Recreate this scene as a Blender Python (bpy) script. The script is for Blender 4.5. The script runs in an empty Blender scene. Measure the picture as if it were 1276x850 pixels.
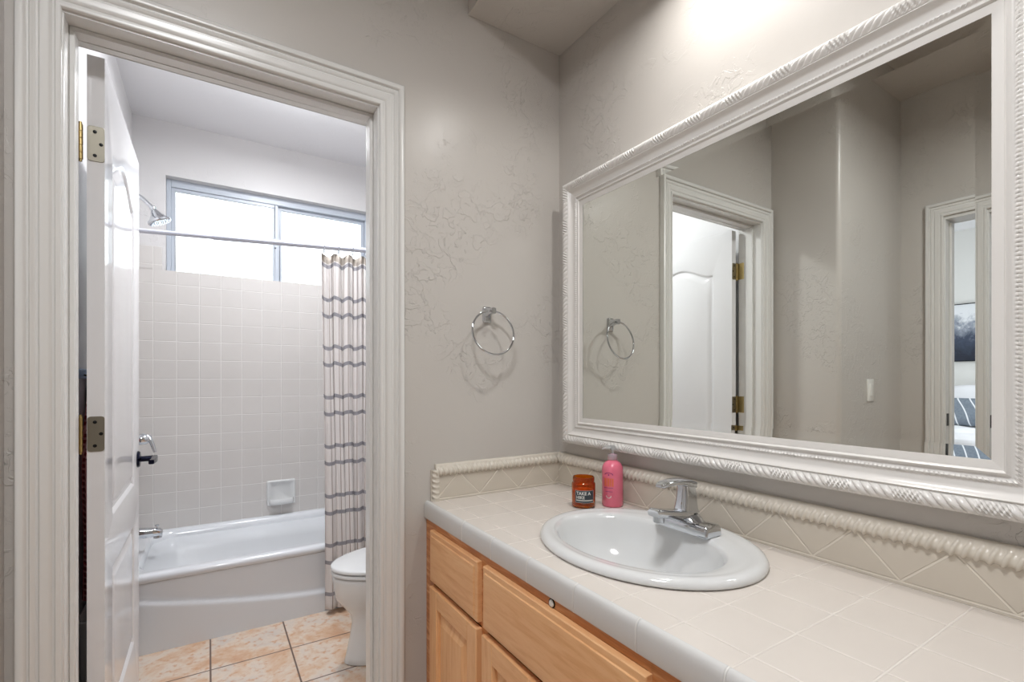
import bpy, bmesh, math, random
from mathutils import Vector, Matrix, noise as mnoise
random.seed(7)
PI = math.pi
S = bpy.context.scene
COL = S.collection

# ------------------------------------------------------------------ camera
cd = bpy.data.cameras.new('camera'); cam = bpy.data.objects.new('camera', cd); COL.objects.link(cam)
cam.location = (-1.1331, -1.46, 1.20)
cam.rotation_euler = (PI/2, 0, math.radians(-32.2))
cd.sensor_fit = 'HORIZONTAL'; cd.sensor_width = 36; cd.lens = 600/1276*36
cd.shift_y = 48/1276; cd.clip_start = 0.02
S.camera = cam
S.view_settings.view_transform = 'Standard'; S.view_settings.look = 'None'
S.view_settings.gamma = 1; S.view_settings.exposure = 0.0
S.view_settings.use_curve_mapping = False

# ------------------------------------------------------------------ world: bright cloudy sky
w = bpy.data.worlds.new('sky'); S.world = w; w.use_nodes = True
nt = w.node_tree; nt.nodes.clear()
tc = nt.nodes.new('ShaderNodeTexCoord'); no = nt.nodes.new('ShaderNodeTexNoise')
no.inputs['Scale'].default_value = 5; no.inputs['Detail'].default_value = 5
mp = nt.nodes.new('ShaderNodeMapping'); mp.inputs['Scale'].default_value = (1, 1, 3)
cr = nt.nodes.new('ShaderNodeValToRGB')
cr.color_ramp.elements[0].position = .38; cr.color_ramp.elements[0].color = (.80, .90, 1, 1)
cr.color_ramp.elements[1].position = .62; cr.color_ramp.elements[1].color = (1, 1, 1, 1)
bg = nt.nodes.new('ShaderNodeBackground'); bg.inputs['Strength'].default_value = 2.5
out = nt.nodes.new('ShaderNodeOutputWorld')
nt.links.new(tc.outputs['Generated'], mp.inputs[0]); nt.links.new(mp.outputs[0], no.inputs['Vector'])
nt.links.new(no.outputs[0], cr.inputs[0]); nt.links.new(cr.outputs[0], bg.inputs[0]); nt.links.new(bg.outputs[0], out.inputs[0])

def area(name, loc, rot, sx, sy, power, color=(1, 1, 1), shape='RECTANGLE', spread=180, portal=False):
    l = bpy.data.lights.new(name, 'AREA'); l.shape = shape; l.size = sx
    if shape in ('RECTANGLE', 'ELLIPSE'): l.size_y = sy
    l.energy = power; l.color = color; l.spread = math.radians(spread)
    o = bpy.data.objects.new(name, l); COL.objects.link(o); o.location = loc; o.rotation_euler = rot
    if portal: l.cycles.is_portal = True
    return o
# daylight through the bathroom window (light lies outside the pane), bathroom / vanity ceiling lamps, added hall fill, bedroom daylight
area('window_portal', (-.78, 2.06, 2.095), (-PI/2, 0, 0), 1.12, .54, 1, portal=True)
pl = bpy.data.lights.new('bathroom_ceiling_lamp_light', 'POINT'); pl.energy = 5; pl.shadow_soft_size = .07; pl.color = (.94, .965, 1)
po = bpy.data.objects.new('bathroom_ceiling_lamp_light', pl); COL.objects.link(po); po.location = (-.75, 1.0, 2.40)
area('bathroom_ceiling_lamp_down', (-.75, 1.0, 2.60), (0, 0, 0), .20, .20, 23, (.94, .965, 1), 'DISK')
area('hall_added_fill_light', (-1.15, -1.35, 2.66), (0, 0, 0), .34, .34, 24, (.96, .975, 1), 'DISK', 172)  # added soft fill for vanity room and hall, no known lamp here
area('vanity_downlight_light', (-.19, -.73, 2.422), (0, 0, 0), .06, .06, 3.7, (1, .985, .96), 'DISK', 146)
area('bedroom_daylight', (-4.2, -1.80, 1.6), (PI/2, 0, 0), 1.8, 1.5, 50, (.88, .93, 1), 'RECTANGLE', 100)

# ------------------------------------------------------------------ material helpers
def lin(c):
    c = c/255.
    return c/12.92 if c <= .04045 else ((c+.055)/1.055)**2.4
def rgb(r, g, b): return (lin(r), lin(g), lin(b), 1)
class NM:
    def __init__(s, name):
        s.m = bpy.data.materials.new(name); s.m.use_nodes = True; s.t = s.m.node_tree; s.t.nodes.clear()
        s.o = s.n('ShaderNodeOutputMaterial'); s.b = s.n('ShaderNodeBsdfPrincipled'); s.l(s.b.outputs[0], s.o.inputs[0])
    def n(s, k, **kw):
        x = s.t.nodes.new(k)
        for a, v in kw.items(): setattr(x, a, v)
        return x
    def l(s, a, b): s.t.links.new(a, b)
    def set(s, **kw):
        for k, v in kw.items():
            k = k.replace('_', ' ')
            s.b.inputs[k].default_value = v
        return s
    def pos(s): return s.n('ShaderNodeNewGeometry').outputs['Position']
    def objc(s): return s.n('ShaderNodeTexCoord').outputs['Object']
    def mth(s, op, a, b=None, c=None):
        x = s.n('ShaderNodeMath', operation=op)
        for i, v in enumerate((a, b, c)):
            if v is None: continue
            if hasattr(v, 'links'): s.l(v, x.inputs[i])
            else: x.inputs[i].default_value = v
        return x.outputs[0]
    def sep(s, v):
        x = s.n('ShaderNodeSeparateXYZ'); s.l(v, x.inputs[0]); return x.outputs
    def noise(s, v, scale, detail=2, rough=.5, dist=0, sc=None):
        if sc:
            m = s.n('ShaderNodeMapping'); m.inputs['Scale'].default_value = sc; s.l(v, m.inputs[0]); v = m.outputs[0]
        x = s.n('ShaderNodeTexNoise'); s.l(v, x.inputs['Vector'])
        x.inputs['Scale'].default_value = scale; x.inputs['Detail'].default_value = detail
        x.inputs['Roughness'].default_value = rough; x.inputs['Distortion'].default_value = dist
        return x.outputs[0]
    def ramp(s, v, stops):
        r = s.n('ShaderNodeValToRGB'); s.l(v, r.inputs[0]); e = r.color_ramp.elements
        while len(e) < len(stops): e.new(.5)
        for i, (p, c) in enumerate(stops): e[i].position = p; e[i].color = c
        return r.outputs[0]
    def mr(s, v, a, b, c=0., d=1., smooth=True):
        x = s.n('ShaderNodeMapRange'); x.interpolation_type = 'SMOOTHSTEP' if smooth else 'LINEAR'
        s.l(v, x.inputs[0])
        for i, k in enumerate((a, b, c, d)): x.inputs[1+i].default_value = k
        return x.outputs[0]
    def mix(s, f, a, b):
        x = s.n('ShaderNodeMix', data_type='RGBA')
        for k, v in ((0, f), (6, a), (7, b)):
            if hasattr(v, 'links'): s.l(v, x.inputs[k])
            else: x.inputs[k].default_value = v
        return x.outputs[2]
    def bump(s, h, dist=.001, strength=1, chain=None):
        x = s.n('ShaderNodeBump'); x.inputs['Distance'].default_value = dist; x.inputs['Strength'].default_value = strength
        s.l(h, x.inputs['Height'])
        if chain is not None: s.l(chain, x.inputs['Normal'])
        return x.outputs[0]
    def line(s, coord, off, pitch, half, soft):
        """1 on grout line, 0 on tile"""
        a = s.mth('SUBTRACT', coord, off); a = s.mth('DIVIDE', a, pitch)
        r = s.mth('ROUND', a); d = s.mth('ABSOLUTE', s.mth('SUBTRACT', a, r)); d = s.mth('MULTIPLY', d, pitch)
        return s.mr(d, half, half+soft, 1, 0)

def simple(name, col, rough=.5, metal=0., **kw):
    return NM(name).set(Base_Color=col, Roughness=rough, Metallic=metal, **kw).m

def paint(name, col, rough=.40, amt=.0016, lo=.53, scale=11):
    k = NM(name); p = k.pos()
    n1 = k.noise(p, scale, 4, .55, .9); edge = k.mr(n1, lo, lo+.022)
    gate = k.mr(k.noise(p, 2.6, 2), .47, .60)
    n2 = k.noise(p, scale*3.1, 3, .6, 1.5); edge2 = k.mr(n2, .60, .64)
    h = k.mth('ADD', k.mth('MULTIPLY', edge, gate), k.mth('MULTIPLY', k.mth('MULTIPLY', edge2, gate), .5))
    h = k.mth('ADD', h, k.mth('MULTIPLY', k.noise(p, 30, 3), .28))
    h = k.mth('ADD', h, k.mth('MULTIPLY', k.noise(p, 5, 2), .9))
    k.l(k.bump(h, amt), k.b.inputs['Normal'])
    k.l(k.mix(k.noise(p, 2, 2), tuple(c*.97 for c in col[:3])+(1,), tuple(min(1, c*1.03) for c in col[:3])+(1,)), k.b.inputs['Base Color'])
    k.set(Roughness=rough); return k.m

M = {}
M['wall'] = paint('greige_skip_trowel_paint', rgb(198, 193, 187), rough=.32, amt=.0014, scale=17)
M['bathwall'] = paint('pale_bathroom_paint', rgb(210, 208, 208), rough=.5, amt=.0006)
M['ceil'] = paint('ceiling_paint', rgb(196, 190, 183), rough=.55, amt=.0010)
M['bathceil'] = paint('bathroom_ceiling_paint', rgb(226, 225, 227), rough=.6, amt=.0006)
M['bedwall'] = paint('bedroom_white_paint', rgb(226, 225, 222), rough=.6, amt=.0004)
M['trim'] = simple('white_trim_paint', rgb(224, 223, 220), .26)
M['doorp'] = simple('white_gloss_door_paint', rgb(226, 225, 226), .13)
M['chrome'] = simple('chrome', (.62, .64, .67, 1), .06, 1)
M['nickel'] = simple('satin_nickel', rgb(150, 145, 132), .42, 1)
M['brass'] = simple('aged_brass', rgb(196, 174, 120), .28, 1)
M['dark'] = simple('dark_metal', rgb(22, 24, 44), .22, .8)
M['black'] = simple('black_metal', rgb(20, 20, 20), .4, .5)
M['porc'] = simple('white_porcelain', rgb(220, 221, 221), .10, Coat_Weight=.4)
M['tub'] = simple('white_enamel', rgb(222, 225, 229), .16, Coat_Weight=.3)
M['plastic'] = simple('white_plastic', rgb(232, 231, 226), .35)
M['alu'] = simple('white_window_vinyl', rgb(186, 193, 203), .35)
M['mirror'] = simple('mirror_silver', (.87, .89, .85, 1), .0, 1)
M['lamp'] = NM('lamp_diffuser').set(Base_Color=(1, 1, 1, 1), Roughness=.5, Emission_Color=(1, .97, .93, 1), Emission_Strength=3.5).m

def tile_mat(name, base, grout, axes, rough=.22, half=.0013, var=.03, depth=.0010, ymax=None):
    """axes: list of (axis index, offset, pitch)"""
    k = NM(name); p = k.pos(); xyz = k.sep(p); m = None
    for ax, off, pit in axes:
        g = k.line(xyz[ax], off, pit, half, .0016)
        m = g if m is None else k.mth('MAXIMUM', m, g)
    if ymax is not None: m = k.mth('MULTIPLY', m, k.mth('LESS_THAN', xyz[1], ymax))
    nz = k.noise(p, 7, 3)
    c = k.mix(nz, tuple(c*(1-var) for c in base[:3])+(1,), tuple(min(1, c*(1+var)) for c in base[:3])+(1,))
    k.l(k.mix(m, c, grout), k.b.inputs['Base Color'])
    k.l(k.mr(m, 0, 1, rough, .7, False), k.b.inputs['Roughness'])
    h = k.mth('ADD', k.mth('MULTIPLY', m, -1), k.mth('MULTIPLY', k.noise(p, 14, 2), .35))
    k.l(k.bump(h, depth), k.b.inputs['Normal']); return k.m
beige = rgb(226, 215, 203); grt = rgb(232, 228, 222)
M['wtile_xz'] = tile_mat('bath_wall_tile_back', rgb(206, 202, 199), rgb(219, 216, 213), [(0, -1.179, .1095), (2, .337, .1083)])
M['wtile_yz'] = tile_mat('bath_wall_tile_side', rgb(206, 202, 199), rgb(219, 216, 213), [(1, 1.93, .1095), (2, .337, .1083)])
M['ctop'] = tile_mat('counter_tile', rgb(218, 210, 202), rgb(223, 216, 208), [(0, -.0135, .1165), (1, -1.0635, .1165)], rough=.25, half=.0008, depth=.0006)
M['nose'] = tile_mat('counter_edge_tile', rgb(214, 213, 211), rgb(228, 226, 222), [(1, -.272, .1585)], rough=.2, half=.001, ymax=-.2)

def splash_mat(name, ax, apex):
    k = NM(name); p = k.pos(); xyz = k.sep(p); P_ = .158
    a = k.mth('DIVIDE', k.mth('SUBTRACT', xyz[ax], apex), P_)
    d = k.mth('ABSOLUTE', k.mth('SUBTRACT', a, k.mth('ROUND', a)))      # 0 at apex, .5 at foot
    z = k.mth('SUBTRACT', .893, k.mth('MULTIPLY', d, P_))
    dist = k.mth('ABSOLUTE', k.mth('SUBTRACT', xyz[2], z))
    m = k.mr(dist, .0014, .0038, 1, 0)
    m = k.mth('MAXIMUM', m, k.line(xyz[2], .8135, 5., .001, .0016))
    base = rgb(208, 199, 185)
    c = k.mix(k.noise(p, 9, 3), tuple(v*.96 for v in base[:3])+(1,), base)
    k.l(k.mix(m, c, rgb(228, 220, 206)), k.b.inputs['Base Color']); k.set(Roughness=.25)
    k.l(k.bump(k.mth('MULTIPLY', m, -1), .0010), k.b.inputs['Normal']); return k.m
M['splashB'] = splash_mat('backsplash_triangle_tile', 1, -.839)
M['splashA'] = splash_mat('side_splash_triangle_tile', 0, -.430)
M['rope'] = simple('rope_tile_glaze', rgb(214, 206, 193), .2)

def floor_mat():
    k = NM('mottled_floor_tile'); p = k.pos(); xyz = k.sep(p)
    m = k.mth('MAXIMUM', k.line(xyz[0], -.822, .305, .0022, .002), k.line(xyz[1], .885, .2915, .0022, .002))
    c = k.ramp(k.noise(p, 6, 5, .62, .4), [(.30, rgb(196, 150, 118)), (.43, rgb(210, 178, 150)), (.53, rgb(216, 200, 184)), (.68, rgb(202, 192, 184))])
    c = k.mix(k.mr(k.noise(p, 38, 3), .5, .72), c, rgb(202, 158, 124))
    k.l(k.mix(m, c, rgb(112, 92, 82)), k.b.inputs['Base Color']); k.set(Roughness=.38)
    k.l(k.bump(k.mth('ADD', k.mth('MULTIPLY', m, -1.), k.mth('MULTIPLY', k.noise(p, 12, 3), .5)), .0012), k.b.inputs['Normal'])
    return k.m
M['floor'] = floor_mat()
M['carpet'] = simple('beige_carpet', rgb(176, 166, 154), .95)

def wood(name, horiz, base=(236, 182, 130), dark=(218, 154, 100)):
    k = NM(name); p = k.pos()
    sc = (6, 1.2, 14) if horiz else (6, 14, 1.2)
    n = k.noise(p, 5, 5, .6, .6, sc=sc); f = k.noise(p, 26, 3, .6, .2, sc=sc)
    c = k.ramp(n, [(.22, rgb(*dark)), (.5, rgb(*base)), (.75, rgb(241, 192, 142))])
    c = k.mix(k.mth('MULTIPLY', k.mr(f, .5, .8), .35), c, rgb(*dark))
    k.l(c, k.b.inputs['Base Color']); k.set(Roughness=.34)
    k.l(k.bump(f, .0003), k.b.inputs['Normal']); return k.m
M['woodv'] = wood('honey_maple_upright_grain', False); M['woodh'] = wood('honey_maple_level_grain', True)
M['woodf'] = wood('face_frame_maple', True, (206, 134, 78), (164, 94, 50))

def glass_mat():
    k = NM('window_glass'); k.t.nodes.remove(k.b)
    tr = k.n('ShaderNodeBsdfTransparent'); gl = k.n('ShaderNodeBsdfGlossy'); gl.inputs['Roughness'].default_value = .02
    fr = k.n('ShaderNodeFresnel'); fr.inputs[0].default_value = 1.45; mx = k.n('ShaderNodeMixShader')
    tr.inputs[0].default_value = (.97, .985, .98, 1)
    k.l(fr.outputs[0], mx.inputs[0]); k.l(tr.outputs[0], mx.inputs[1]); k.l(gl.outputs[0], mx.inputs[2]); k.l(mx.outputs[0], k.o.inputs[0]); return k.m
M['glass'] = glass_mat()

# ------------------------------------------------------------------ mesh helpers
class MB:
    def __init__(s): s.v = []; s.f = []; s.uv = None
    def add(s, vs, fs):
        b = len(s.v); s.v += [Vector(x) for x in vs]; s.f += [[b+i for i in f] for f in fs]; return s
    def box(s, x0, x1, y0, y1, z0, z1):
        return s.add([(x0,y0,z0),(x1,y0,z0),(x1,y1,z0),(x0,y1,z0),(x0,y0,z1),(x1,y0,z1),(x1,y1,z1),(x0,y1,z1)],
                     [(0,3,2,1),(4,5,6,7),(0,1,5,4),(1,2,6,5),(2,3,7,6),(3,0,4,7)])
    def loft(s, loops, cap0=True, cap1=True, closed=True):
        n = len(loops[0]); b = len(s.v)
        for L in loops: s.v += [Vector(p) for p in L]
        for i in range(len(loops)-1):
            for j in range(n if closed else n-1):
                k = (j+1) % n
                s.f.append([b+i*n+j, b+i*n+k, b+(i+1)*n+k, b+(i+1)*n+j])
        if cap0: s.f.append([b+j for j in range(n)][::-1])
        if cap1: s.f.append([b+(len(loops)-1)*n+j for j in range(n)])
        return s
    def lathe(s, prof, seg=40, mat=None, cap0=True, cap1=True):
        """prof: (r, z) list along local z"""
        mat = mat or Matrix(); L = []
        for r, z in prof:
            L.append([mat @ Vector((max(r, 1e-5)*math.cos(2*PI*i/seg), max(r, 1e-5)*math.sin(2*PI*i/seg), z)) for i in range(seg)])
        return s.loft(L, cap0, cap1)
    def tube(s, pts, r, seg=14, closed=False):
        pts = [Vector(p) for p in pts]; n = len(pts); L = []; prev = None
        rr = r if isinstance(r, (list, tuple)) else [r]*n
        for i in range(n):
            if closed: t = (pts[(i+1) % n]-pts[i-1]).normalized()
            else: t = (pts[min(i+1, n-1)]-pts[max(i-1, 0)]).normalized()
            if prev is None:
                a = Vector((0, 0, 1)) if abs(t.z) < .9 else Vector((1, 0, 0))
                u = t.cross(a).normalized()
            else: u = (prev - t*prev.dot(t)).normalized()
            prev = u; vv = t.cross(u)
            L.append([pts[i]+(u*math.cos(2*PI*k/seg)+vv*math.sin(2*PI*k/seg))*rr[i] for k in range(seg)])
        if closed: L.append(L[0]); return s.loft(L, False, False)
        return s.loft(L)
    def xform(s, m): s.v = [m @ v for v in s.v]; return s

def kids_loc(p):
    l = Vector((0, 0, 0))
    while p is not None: l += p.location; p = p.parent
    return l
def obj(name, mb, mat, parent=None, smooth=35, bevel=0, bseg=2, uv=None):
    off = kids_loc(parent) if parent else Vector((0, 0, 0))
    me = bpy.data.meshes.new(name); me.from_pydata([tuple(v-off) for v in mb.v], [], mb.f); me.update()
    bm = bmesh.new(); bm.from_mesh(me); bmesh.ops.remove_doubles(bm, verts=bm.verts, dist=1e-6)
    bmesh.ops.recalc_face_normals(bm, faces=bm.faces); bm.to_mesh(me); bm.free()
    if smooth: me.shade_smooth(); me.set_sharp_from_angle(angle=math.radians(smooth))
    o = bpy.data.objects.new(name, me); COL.objects.link(o)
    for m in (mat if isinstance(mat, (list, tuple)) else [mat]): me.materials.append(m)
    if parent: o.parent = parent
    if bevel:
        b = o.modifiers.new('bevel', 'BEVEL'); b.width = bevel; b.segments = bseg; b.limit_method = 'ANGLE'; b.angle_limit = math.radians(40)
        b.harden_normals = False
    return o
def struct(name, mb, mat, parent=None, **kw):
    o = obj(name, mb, mat, parent, **kw); o['kind'] = 'structure'; return o
def thing(name, label, cat, loc, group=None, kind=None):
    o = bpy.data.objects.new(name, None); COL.objects.link(o); o.location = loc; o.empty_display_size = .05
    if label: o['label'] = label
    if cat: o['category'] = cat
    if group: o['group'] = group
    if kind: o['kind'] = kind
    return o
def tag(o, label, cat, group=None):
    o['label'] = label; o['category'] = cat
    if group: o['group'] = group
    return o
def rrect(x0, x1, y0, y1, r, n=8):
    P = []
    for cx, cy, a0 in ((x1-r, y1-r, 0), (x0+r, y1-r, 90), (x0+r, y0+r, 180), (x1-r, y0+r, 270)):
        for i in range(n+1):
            a = math.radians(a0+90*i/n); P.append((cx+r*math.cos(a), cy+r*math.sin(a)))
    return P
def face_x(pts, x): return [(x, a, b) for a, b in pts]

# ------------------------------------------------------------------ STRUCTURE
CH = 2.76      # hall ceiling
CB = 2.68      # bathroom ceiling
# door wall (between vanity room and bathroom), with the doorway
OX0, OX1, OZ = -1.425, -.683, 2.045
b = MB(); b.box(-2.34, OX0, 0, .12, 0, 2.80); b.box(OX1, .12, 0, .12, 0, 2.80); b.box(OX0, OX1, 0, .12, OZ, 2.80)
struct('wall_back', b, M['wall'])
# thin painted skin on the bathroom side of that wall
b = MB(); b.box(-1.495, OX0-.08, .1201, .1215, 0, CB); b.box(OX1+.08, .03, .1201, .1215, 0, CB); b.box(OX0-.08, OX1+.08, .1201, .1215, OZ+.08, CB)
struct('wall_back_bath_side', b, M['bathwall'])
struct('wall_right', MB().box(0, .12, -3.2, 0, 0, 2.80), M['wall'])
# wall stub left of doorway with bullnose corner
b = MB(); R = .022; arc = [(-1.506-R+R*math.cos(a), -.335+R+R*-math.sin(a)) for a in [PI/2*i/8 for i in range(9)]]
loop = [(-1.506, -.0005)] + arc + [(-2.34, -.335), (-2.34, -.0005)]
b.loft([[(x, y, z) for x, y in loop] for z in (0, 2.80)])
struct('wall_left', b, M['wall'])
# far hall wall with bedroom doorway
EX = -2.213
EY1, EY0 = -.515, -1.275
b = MB(); b.box(EX-.12, EX, EY1, -.3, 0, 2.80); b.box(EX-.12, EX, -3.2, EY0, 0, 2.80); b.box(EX-.12, EX, EY0, EY1, 2.06, 2.80)
struct('wall_hall', b, M['wall'])
struct('wall_front', MB().box(-2.34, .12, -3.32, -3.2, 0, 2.80), M['wall'])
struct('wall_vanity_end', MB().box(-.62, 0, -1.52, -1.40, 0, 2.80), M['wall'])
# floors
struct('floor', MB().box(-2.34, .12, -3.32, 2.06, -.06, 0), M['floor'])
struct('floor_bedroom', MB().box(-5.6, -2.3401, -1.95, 1.70, -.06, -.001), M['carpet'])
struct('ceiling', MB().box(-2.34, .12, -3.32, .0, CH, CH+.08), M['ceil'])
struct('ceiling_bathroom', MB().box(-1.62, .15, .12, 2.06, CB, CB+.08), M['bathceil'])
struct('ceiling_bedroom', MB().box(-5.6, -2.34, -1.95, 1.70, 2.74, 2.82), M['bathceil'])
# soffit over the vanity with a round hole for the downlight
def rect_ring(x0, x1, y0, y1, cx, cy, rx, ry, n=72):
    corners = [math.atan2(y-cy, x-cx) for x, y in ((x0, y0), (x1, y0), (x1, y1), (x0, y1))]
    A = sorted([-PI+2*PI*i/n for i in range(n)]+corners)
    A = [a for i, a in enumerate(A) if i == 0 or a-A[i-1] > 1e-4]
    O = []; I = []
    for a in A:
        c, s_ = math.cos(a), math.sin(a); t = 1e9
        if c > 1e-9: t = min(t, (x1-cx)/c)
        if c < -1e-9: t = min(t, (x0-cx)/c)
        if s_ > 1e-9: t = min(t, (y1-cy)/s_)
        if s_ < -1e-9: t = min(t, (y0-cy)/s_)
        O.append((cx+c*t, cy+s_*t))
        e = 1/math.sqrt((c/rx)**2+(s_/ry)**2); I.append((cx+c*e, cy+s_*e))
    return O, I
SO = 2.435
O_, I_ = rect_ring(-.39, -.0005, -1.3995, -.0005, -.19, -.73, .072, .072)
b = MB(); z3 = lambda L, z: [(x, y, z) for x, y in L]
b.loft([z3(O_, CH-.001), z3(O_, SO), z3(I_, SO), z3(I_, SO+.05)], True, True)
struct('ceiling_soffit', b, M['ceil'], smooth=30)

# bathroom walls
BY = 1.93
struct('wall_bath_left', MB().box(-1.62, -1.495, .12, 2.06, 0, CB+.05), M['bathwall'])
struct('wall_bath_right', MB().box(.03, .15, .12, 2.06, 0, CB+.05), M['bathwall'])
WX0, WX1, WZ0, WZ1 = -1.342, -.172, 1.797, 2.372
b = MB(); b.box(-1.495, WX0, BY, 2.06, 0, CB); b.box(WX1, .03, BY, 2.06, 0, CB); b.box(WX0, WX1, BY, 2.06, 0, WZ0); b.box(WX0, WX1, BY, 2.06, WZ1, CB)
struct('wall_bath_back', b, M['bathwall'])
T = .008; TZ = 1.955
b = MB(); b.box(-1.487, .022, BY-T, BY-.0003, .337, 1.822); b.box(-1.487, WX0-.016, BY-T, BY-.0003, 1.822, TZ); b.box(WX1+.016, .022, BY-T, BY-.0003, 1.822, TZ)
struct('wall_tiled_back', b, M['wtile_xz'], bevel=.003)
struct('wall_tiled_left', MB().box(-1.4947, -1.487, 1.165, BY-.0003, .347, TZ), M['wtile_yz'], bevel=.003)
struct('wall_tiled_right', MB().box(.022, .0297, 1.165, BY-.0003, .347, TZ), M['wtile_yz'], bevel=.003)
# bedroom shell
struct('wall_bedroom_head', MB().box(-5.6, -5.5, -1.95, 1.70, 0, 2.74), M['bedwall'])
struct('wall_bedroom_side', MB().box(-5.6, -2.34, 1.60, 1.70, 0, 2.74), M['bedwall'])
struct('wall_bedroom_window_side', MB().box(-5.6, -2.34, -1.95, -1.85, 0, 2.74), M['bedwall'])
struct('wall_bedroom_near', MB().box(-2.46, -2.3402, .12, 1.6, 0, 2.74).box(-2.3402, -2.3395, -.3, .12, 0, 2.74), M['bedwall'])
b = MB(); b.box(-2.336, -2.3341, EY1+.08, .12, 0, 2.74)

# ------------------------------------------------------------------ door casings and jambs
PROF = [(0, .0), (0, .009), (.003, .012), (.009, .012), (.011, .008), (.015, .008), (.018, .012), (.022, .0145), (.034, .0155), (.037, .0115), (.041, .0115),
        (.045, .017), (.049, .0185), (.052, .0145), (.055, .0145), (.058, .022), (.061, .0235), (.070, .0235), (.073, .021), (.074, 0)]
def casing(name, a0, a1, top, mapf, mat=M['trim']):
    """U-shaped moulding round an opening: a0<a1 opening edges in wall coordinate, mapf(a, depth, z) -> world"""
    b = MB(); loops = []
    for k in range(4):
        L = []
        for s, d in PROF:
            a = (a0-s) if k < 2 else (a1+s); z = 0 if k in (0, 3) else top+s
            L.append(mapf(a, d, z))
        loops.append(L)
    b.loft(loops); return struct(name, b, mat, smooth=50)
casing('trim_1', -1.413, -.705+.012, 2.036, lambda a, d, z: (a, -d, z))
casing('trim_2', -1.413, -.693, 2.036, lambda a, d, z: (a, .1215+d, z))
casing('trim_3', EY0+.012, EY1-.008, 2.062, lambda a, d, z: (EX+d, a, z))
# jamb liners + stops
JX0, JX1, JZ = -1.410, -.698, 2.030
b = MB(); b.box(OX0, JX0, -.0005, .1305, 0, JZ); b.box(JX1, OX1, -.0005, .1305, 0, JZ); b.box(OX0, OX1, -.0005, .1305, JZ, OZ)
b.box(JX0, JX0+.011, .045, .083, 0, JZ-.011); b.box(JX1-.011, JX1, .045, .083, 0, JZ-.011); b.box(JX0, JX1, .045, .083, JZ-.011, JZ)
struct('trim_4', b, M['trim'], bevel=.002)
b = MB(); b.box(EX-.13, EX+.0005, EY1-.015, EY1, 0, 2.045); b.box(EX-.13, EX+.0005, EY0, EY0+.015, 0, 2.045); b.box(EX-.13, EX+.0005, EY0, EY1, 2.045, 2.06)
b.box(EX-.085, EX-.05, EY1-.026, EY1-.015, 0, 2.034)
struct('trim_5', b, M['trim'], bevel=.002)
b = MB(); b.box(EX-.04, EX-.012, EY1-.0175, EY1-.0150, .955, 1.02)
struct('trim_6', b, M['black'], bevel=.001)
# baseboards in the hall and bathroom
struct('baseboard_back', MB().box(-.612, -.545, -.014, -.0003, 0, .085), M['trim'], bevel=.004)
struct('baseboard_left', MB().box(-1.5058, -1.492, -.30, -.026, 0, .085), M['trim'], bevel=.004)
struct('baseboard_bath', MB().box(.016, .0298, .14, 1.16, 0, .085).box(-1.4948, -1.481, .20, 1.16, 0, .085), M['trim'], bevel=.004)

# ------------------------------------------------------------------ bathroom door (open 90 degrees into the bathroom)
DX0, DX1, DY0, DY1, DZ0, DZ1 = -1.393, -1.358, .136, .846, .012, 2.020
door = thing('door_1', 'white panelled bathroom door standing open', None, (-1.3755, DY0, 0), kind='structure')
def per_loop(y0, y1, z0, z1, nb, ns, nt, top=None):
    L = [(y0+(y1-y0)*i/nb, z0) for i in range(nb)]
    L += [(y1, z0+(z1-z0)*i/ns) for i in range(ns)]
    L += [(y1+(y0-y1)*i/nt, (top(1-i/nt) if top else z1)) for i in range(nt)]
    L += [(y0, z1+(z0-z1)*i/ns) for i in range(ns)]
    return L
def arch(zs, h, inset=0):
    def f(t):
        u = min(max((t-.06)/.88, 0), 1)
        return zs + h*(.5-.5*math.cos(2*PI*u))**.75
    return f
def door_skin(b, x, sgn, zsplit, inn):
    """one face of the slab: upper arched panel, lower plain panel"""
    y0, y1 = DY0, DY1; zs = 1.80; hh = .062
    for (za, zb, pz0, pz1, top) in ((DZ0, zsplit, .26, .685, None), (zsplit, DZ1, .822, zs, True)):
        yl, yr = .250, .712
        N = (20, 12, 28)
        outer = per_loop(y0, y1, za, zb, *N)
        loops = [[(x, a, c) for a, c in outer]]
        for ins, dep in ((0, 0), (.004, -.001), (.012, -.008), (.020, -.0085), (.026, -.0060), (.042, -.0015), (.046, -.001)):
            t = arch(pz1-ins, hh) if top else None
            L = per_loop(yl+ins, yr-ins, pz0+ins, pz1-ins, *N, top=t)
            loops.append([(x+sgn*dep, a, c) for a, c in L])
        b.loft(loops, False, True)
b = MB(); door_skin(b, DX1, 1, .755, 0); door_skin(b, DX0, -1, .755, 0)
for (a, c) in (((DY0, DZ0), (DY1, DZ0)), ((DY1, DZ0), (DY1, DZ1)), ((DY1, DZ1), (DY0, DZ1)), ((DY0, DZ1), (DY0, DZ0))):
    b.add([(DX0, a[0], a[1]), (DX1, a[0], a[1]), (DX1, c[0], c[1]), (DX0, c[0], c[1])], [(0, 1, 2, 3)])
lf = obj('door_leaf', b, M['doorp'], door, smooth=28)
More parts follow.
